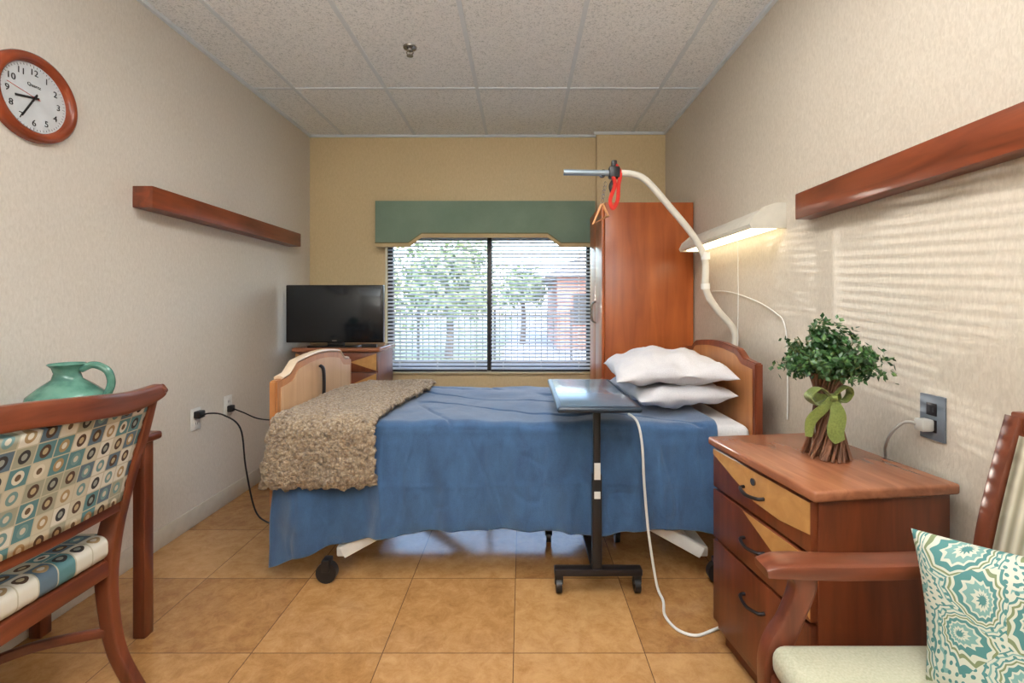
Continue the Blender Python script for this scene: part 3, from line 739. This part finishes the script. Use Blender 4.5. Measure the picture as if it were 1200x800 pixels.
# ------------------------------------------------------------------ outlets and cords
slot = plain('slot_dark', C(40, 40, 42), .5)
def outlet(y, z, wall, lb, mt, big=False):
    t = thing('wall_outlet', (wall, y, z-.06), lb, 'outlet', group='wall outlets')
    sg = 1 if wall < 0 else -1
    X = lambda d: wall+sg*d
    w_, h_ = (.038, .06) if not big else (.042, .065)
    def bx(q, d0, d1, y0, y1, z0, z1, bv=0):
        a_, c_ = sorted((X(d0), X(d1))); q.box((a_, y0, z0), (c_, y1, z1), bv)
    q = B(); bx(q, 0, .007, y-w_, y+w_, z-h_, z+h_, .002); q.make('plate', mt, t)
    for dz in (-.024, .024):
        q = B(); bx(q, .006, .009, y-.017, y+.017, z+dz-.018, z+dz+.018, .001)
        q.mi = 1; bx(q, .0085, .0095, y-.008, y-.005, z+dz-.008, z+dz+.006); bx(q, .0085, .0095, y+.005, y+.008, z+dz-.008, z+dz+.006)
        q.make('socket', [dark_metal if big else white_pl, slot], t)
outlet(2.64, .585, XL, 'ivory wall outlet with a black plug near the bed', white_pl)
outlet(2.93, .60, XL, 'ivory wall outlet near the foot of the bed', white_pl)
outlet(1.39, .885, XR, 'grey wall outlet plate above the nightstand', plain('grey_plate', C(104, 112, 122), .5, .2), True)
cd = thing('power_cord', (-1.6, 2.6, 0), 'black power cord trailing from the outlet to the bed', 'power cord', group='black power cords')
B().sweep([(-1.775, 2.64, .60), (-1.73, 2.64, .615), (-1.66, 2.66, .60), (-1.58, 2.68, .52), (-1.55, 2.68, .30), (-1.50, 2.68, .07), (-1.42, 2.66, .006), (-1.30, 2.62, .006), (-1.17, 2.60, .06), (-1.05, 2.6, .30), (-.95, 2.6, .40)], .0045, n=8).make('cable', black_pl, cd)
B().box((-1.80, 2.615, .59), (-1.765, 2.665, .63), .006).make('plug', black_pl, cd)
cd = thing('power_cord', (-1.6, 2.95, 0), 'black power cord running from the outlet towards the television', 'power cord', group='black power cords')
B().sweep([(-1.775, 2.93, .58), (-1.72, 2.95, .55), (-1.65, 3.0, .50), (-1.55, 3.05, .49), (-1.45, 3.2, .54), (-1.37, 3.4, .60), (-1.35, 3.43, .62)], .004, n=8).make('cable', black_pl, cd)
B().box((-1.80, 2.91, .56), (-1.77, 2.95, .60), .006).make('plug', black_pl, cd)
cd = thing('call_cord', (.55, 1.95, 0), 'white call cord hanging over the blanket and curling on the floor', 'cord')
B().sweep([(.49, 2.20, .712), (.505, 2.10, .70), (.51, 2.035, .62), (.515, 2.015, .45), (.53, 2.0, .25), (.56, 1.99, .05), (.575, 1.95, .006), (.555, 1.86, .006), (.575, 1.78, .006), (.63, 1.745, .006), (.70, 1.77, .006), (.77, 1.815, .006), (.82, 1.92, .006), (.86, 2.04, .006)], .0055, n=8).make('cable', white_pl, cd)
cd = thing('power_cord', (1.15, 1.4, .74), 'grey cord hanging from the outlet behind the nightstand', 'power cord')
B().sweep([(1.165, 1.40, .86), (1.14, 1.42, .865), (1.125, 1.45, .83), (1.14, 1.50, .77), (1.185, 1.56, .70), (1.185, 1.57, .5)], .0045, n=8).make('cable', plain('grey_cord', C(170, 166, 160), .5), cd)
B().box((1.155, 1.378, .845), (1.19, 1.412, .88), .005).make('plug', plain('grey_plug', C(180, 178, 172), .5), cd)

# ------------------------------------------------------------------ plant arrangement
pc = Vector((.955, 1.50, .736))
t = thing('plant_arrangement', pc, 'twig bundle tied with green ribbon, topped by leafy boxwood', 'plant')
q = B()
for k in range(70):
    a_ = random.uniform(0, 2*pi); rr = math.sqrt(random.random()); tw = 1.3
    pts = []
    for z, R in ((0.0, .068), (.07, .050), (.15, .034), (.21, .036), (.26, .055)):
        aa = a_+tw*z/.26*1.2
        pts.append(pc+Vector((R*rr*math.cos(aa), R*rr*math.sin(aa), z+.002)))
    q.sweep(pts, random.uniform(.003, .0045), n=6, sub=4)
q.make('stem_bundle', wood('twig_bark', C(60, 36, 24), C(128, 84, 56), 2, .7, 2), t, kind='stuff')
leaf_m = bpy.data.materials.new('boxwood_leaf'); leaf_m.use_nodes = True
nt = leaf_m.node_tree; b = nt.nodes['Principled BSDF']
oi = nd(nt, 'ShaderNodeTexNoise', {'Vector': ocoord(nt), 'Scale': 45, 'Detail': 2}).outputs[0]
setc(nt, b, ramp(nt, oi, [(.3, C(22, 54, 26)), (.55, C(50, 90, 44)), (.75, C(104, 134, 68))])); b.inputs['Roughness'].default_value = .35
def leaves(center, twigs, per, spread, zs, size, q, el0=-.12, el1=1.35, jit=.06):
    b2 = bmesh.new()
    for k in range(twigs):
        a_ = random.uniform(0, 2*pi); el = random.uniform(el0, el1)
        d = Vector((math.cos(a_)*math.cos(el), math.sin(a_)*math.cos(el), math.sin(el)*zs))
        Ls = spread*random.uniform(.6, 1.15)
        for j in range(per):
            f_ = (.2+.8*(j+random.random())/per)
            p = center+d*Ls*f_+Vector([random.gauss(0, spread*jit) for _ in range(3)])
            n_ = (d+Vector([random.gauss(0, .7) for _ in range(3)])).normalized()
            s_ = n_.orthogonal().normalized(); s_.rotate(Matrix.Rotation(random.uniform(0, 6.3), 3, n_))
            w_ = n_.cross(s_); L_ = size*random.uniform(.7, 1.3)
            vs = [b2.verts.new(x) for x in (p, p+s_*L_*.5+w_*L_*.32-n_*L_*.05, p+s_*L_, p+s_*L_*.5-w_*L_*.32-n_*L_*.05)]
            vm = b2.verts.new(p+s_*L_*.5+n_*L_*.04)
            b2.faces.new((vs[0], vs[1], vm)); b2.faces.new((vs[1], vs[2], vm)); b2.faces.new((vs[2], vs[3], vm)); b2.faces.new((vs[3], vs[0], vm))
    q.merge(b2)
q = B(); leaves(pc+Vector((0, 0, .262)), 110, 28, .160, .98, .021, q, -.05, 1.4, .05); q.make('foliage', leaf_m, t, angle=10, kind='stuff')
q = B()
for k in range(26):
    a_ = k*2.4; el = random.uniform(.1, 1.3); d = Vector((math.cos(a_)*math.cos(el), math.sin(a_)*math.cos(el), math.sin(el)))
    q.sweep([pc+Vector((0, 0, .20)), pc+Vector((0, 0, .24))+d*.06, pc+Vector((0, 0, .26))+d*.14], .0018, n=5, sub=3)
q.make('twigs', plain('green_twig', C(80, 92, 48), .6), t, kind='stuff')
rib = fabric('olive_ribbon', C(92, 104, 44), C(130, 142, 70), 200, .6)
q = B()
q.sweep([pc+Vector((.037*math.cos(a_), .037*math.sin(a_), .185)) for a_ in [2*pi*i/16 for i in range(17)]], (.018, .003), n=8, ref=(0, 0, 1), sub=2)
k0 = pc+Vector((-.012, -.044, .195))
q.sweep([k0, k0+Vector((-.045, -.01, .030)), k0+Vector((-.072, 0, .002)), k0+Vector((-.045, .002, -.022)), k0], [(.006, .003), (.020, .003), (.022, .003), (.020, .003), (.006, .003)], ref=(0, 1, 0), n=8)
q.sweep([k0, k0+Vector((.035, -.01, .035)), k0+Vector((.055, 0, .012)), k0+Vector((.035, .002, -.014)), k0], [(.006, .003), (.016, .003), (.018, .003), (.016, .003), (.006, .003)], ref=(0, 1, 0), n=8)
q.sweep([k0, k0+Vector((-.03, -.01, -.03)), k0+Vector((-.062, 0, -.07)), k0+Vector((-.07, 0, -.12))], [(.003, .010), (.003, .016), (.003, .018), (.003, .012)], ref=(0, 1, 0), n=8)
q.sweep([k0, k0+Vector((.01, -.014, -.05)), k0+Vector((.0, -.018, -.10)), k0+Vector((.012, -.02, -.13))], [(.003, .010), (.003, .026), (.003, .028), (.003, .018)], ref=(0, 1, 0), n=8)
q.sweep([k0+Vector((-.008, -.004, 0)), k0+Vector((.008, -.004, 0))], .012, n=10, sub=1)
q.make('ribbon', rib, t)

# ------------------------------------------------------------------ outside
gm, nt, b = new_mat('lawn_and_path')
sp = nd(nt, 'ShaderNodeSeparateXYZ', {0: nd(nt, 'ShaderNodeTexCoord').outputs['Object']})
n1 = nd(nt, 'ShaderNodeTexNoise', {'Vector': ocoord(nt), 'Scale': 3, 'Detail': 6}).outputs[0]
grass = ramp(nt, n1, [(.3, C(104, 122, 86)), (.7, C(160, 170, 130))])
path = ramp(nt, n1, [(.3, C(180, 180, 178)), (.7, C(206, 205, 202))])
inp = mth(nt, 'GREATER_THAN', mth(nt, 'ADD', sp.outputs[0], mth(nt, 'MULTIPLY', n1, .5)), -.3)
setc(nt, b, mix(nt, inp, grass, path)); b.inputs['Roughness'].default_value = .9
B().box((-25, 4.3, -.4), (25, 50, -.15)).make('ground', gm, center=False, label='lawn with a pale concrete path outside the window', category='ground')
bt, nt, b = new_mat('red_brick')
br = nd(nt, 'ShaderNodeTexBrick', {'Vector': nd(nt, 'ShaderNodeMapping', {'Vector': nd(nt, 'ShaderNodeTexCoord').outputs['Object'], 'Rotation': (pi/2, 0, 0)}).outputs[0], 'Scale': 6, 'Color1': C(140, 84, 70), 'Color2': C(160, 100, 84), 'Mortar': C(180, 172, 164)})
setc(nt, b, br.outputs[0]); b.inputs['Roughness'].default_value = .9
t = thing('brick_building', (4.5, 17, -.15), 'red brick building with a low roof beyond the fence', 'building')
B().box((1.1, 15, -.15), (9, 21, 2.1)).make('wall_block', bt, t)
B().prism([(.7, 2.1), (9.4, 2.1), (7.5, 3.2), (2.6, 3.2)], 1, 14.6, 21.4).make('roof', plain('roof_grey', C(150, 140, 134), .8), t)
for xa in (1.6, 3.3): B().box((xa, 14.96, .6), (xa+.9, 15.02, 1.6)).make('window', slot, t)
for k in range(6):
    x0 = -5.4+1.6*k
    q = B()
    q.box((x0, 9.97, -.15), (x0+.05, 10.03, 1.15)).box((x0, 9.985, .98), (x0+1.6, 10.015, 1.02)).box((x0, 9.985, 0), (x0+1.6, 10.015, .04))
    for j in range(1, 13): q.box((x0+j*.125-.009, 9.991, -.05), (x0+j*.125+.009, 10.009, 1.1))
    q.make('fence_panel', black_pl, label='black iron picket fence panel on the lawn', category='fence', group='iron fence panels')
bark = plain('tree_bark', C(86, 76, 66), .9, var=.3)
tl, nt, b = new_mat('tree_leaf')
oi = nd(nt, 'ShaderNodeTexNoise', {'Vector': ocoord(nt), 'Scale': 3, 'Detail': 3}).outputs[0]
setc(nt, b, ramp(nt, oi, [(.3, C(84, 104, 78)), (.7, C(146, 166, 122))])); b.inputs['Roughness'].default_value = .6
for x, y, h, s_ in ((-1.9, 12.3, 1.4, 1.7), (-5.6, 15.3, 1.6, 1.8), (.0, 17.0, 1.6, .9), (-13, 17, 2.0, 2.0), (4.2, 12.3, 1.8, 1.2)):
    t = thing('tree', (x, y, -.15), 'leafy green tree on the lawn outside', 'tree', group='garden trees')
    B().sweep([(x, y, -.2), (x+.05, y, h*.5), (x-.03, y, h+.5)], [(.12, .12), (.09, .09), (.05, .05)]).make('trunk', bark, t)
    q = B(); leaves(Vector((x, y, h+.1)), 120, 26, s_, .9, .2, q, -.6, 1.35, .1); q.make('foliage', tl, t, angle=10, kind='stuff')

# ------------------------------------------------------------------ added ceiling fill lights, out of view, shaped as troffers in the grid
for yc in (1.36, -.47):
    t = thing('added_ceiling_fill', (-.302+.305, yc, 2.63), 'added fill light panel, out of view, shaped as a recessed troffer', 'ceiling light', group='added fill light panels')
    x0, x1 = -.29, .30
    q = B(); q.box((x0, yc-.595, 2.632), (x1, yc-.57, 2.659)).box((x0, yc+.57, 2.632), (x1, yc+.595, 2.659)).box((x0, yc-.57, 2.632), (x0+.025, yc+.57, 2.659)).box((x1-.025, yc-.57, 2.632), (x1, yc+.57, 2.659))
    q.make('frame', grout_white, t)
    B().box((x0+.026, yc-.568, 2.640), (x1-.026, yc+.568, 2.650)).make('diffuser', plain('fill_panel_glow', C(240, 240, 240), .5, emis=(1, .97, .93, 1), es=15.5), t)
# added uplight behind the camera, put in to brighten the ceiling
t = thing('added_uplight', (-.3, -1.0, 0), 'added unseen uplight, shaped as a white floor lamp with bowl shade', 'floor lamp')
L_ = Matrix.Translation((-.3, -1.0, 0))
B().lathe([(0, 0), (.15, 0), (.15, .02), (.03, .035), (0, .035)], L_).make('base', white_pl, t)
B().cyl((-.3, -1.0, .03), (-.3, -1.0, 1.55), .014).make('pole', white_pl, t)
Lb = Matrix.Translation((-.3, -1.0, -.2))
B().lathe([(.02, 1.74), (.10, 1.77), (.20, 1.84), (.22, 1.88), (.205, 1.88), (.19, 1.85), (.09, 1.785), (0, 1.77)], Lb).make('uplight_bowl', white_pl, t)
B().lathe([(0, 1.872), (.195, 1.872), (.195, 1.878), (0, 1.878)], Lb).make('light_disc', plain('added_uplight_glow', C(240, 240, 240), .5, emis=(.92, .97, 1, 1), es=215), t)

sun = bpy.data.lights.new('sun', 'SUN'); sun.energy = .95; sun.angle = math.radians(.2); sun.color = (1, .93, .82)
so = bpy.data.objects.new('sun', sun); S.collection.objects.link(so)
so.rotation_euler = Vector((1.5, -2.3, -.17)).to_track_quat('-Z', 'Y').to_euler(); so.location = (-4, 9, 4)

w = bpy.data.worlds.new('World'); S.world = w; w.use_nodes = True
nt = w.node_tree
sky = nd(nt, 'ShaderNodeTexSky'); sky.sky_type = 'NISHITA'; sky.sun_disc = False
sky.sun_elevation = math.radians(38); sky.sun_rotation = math.radians(150); sky.air_density = 1.2; sky.dust_density = 2
bg = nt.nodes['Background']; nt.links.new(sky.outputs[0], bg.inputs[0]); bg.inputs[1].default_value = 1.6

cam = bpy.data.cameras.new('camera'); co = bpy.data.objects.new('camera', cam); S.collection.objects.link(co)
co.location = (0, 0, 1.21); co.rotation_euler = (pi/2, 0, 0)
cam.lens = 16.8; cam.sensor_width = 36; cam.sensor_fit = 'HORIZONTAL'; cam.shift_x = -.01; cam.shift_y = -.035; cam.clip_start = .02
S.camera = co
S.view_settings.view_transform = 'Standard'; S.view_settings.look = 'None'
S.view_settings.exposure = .12
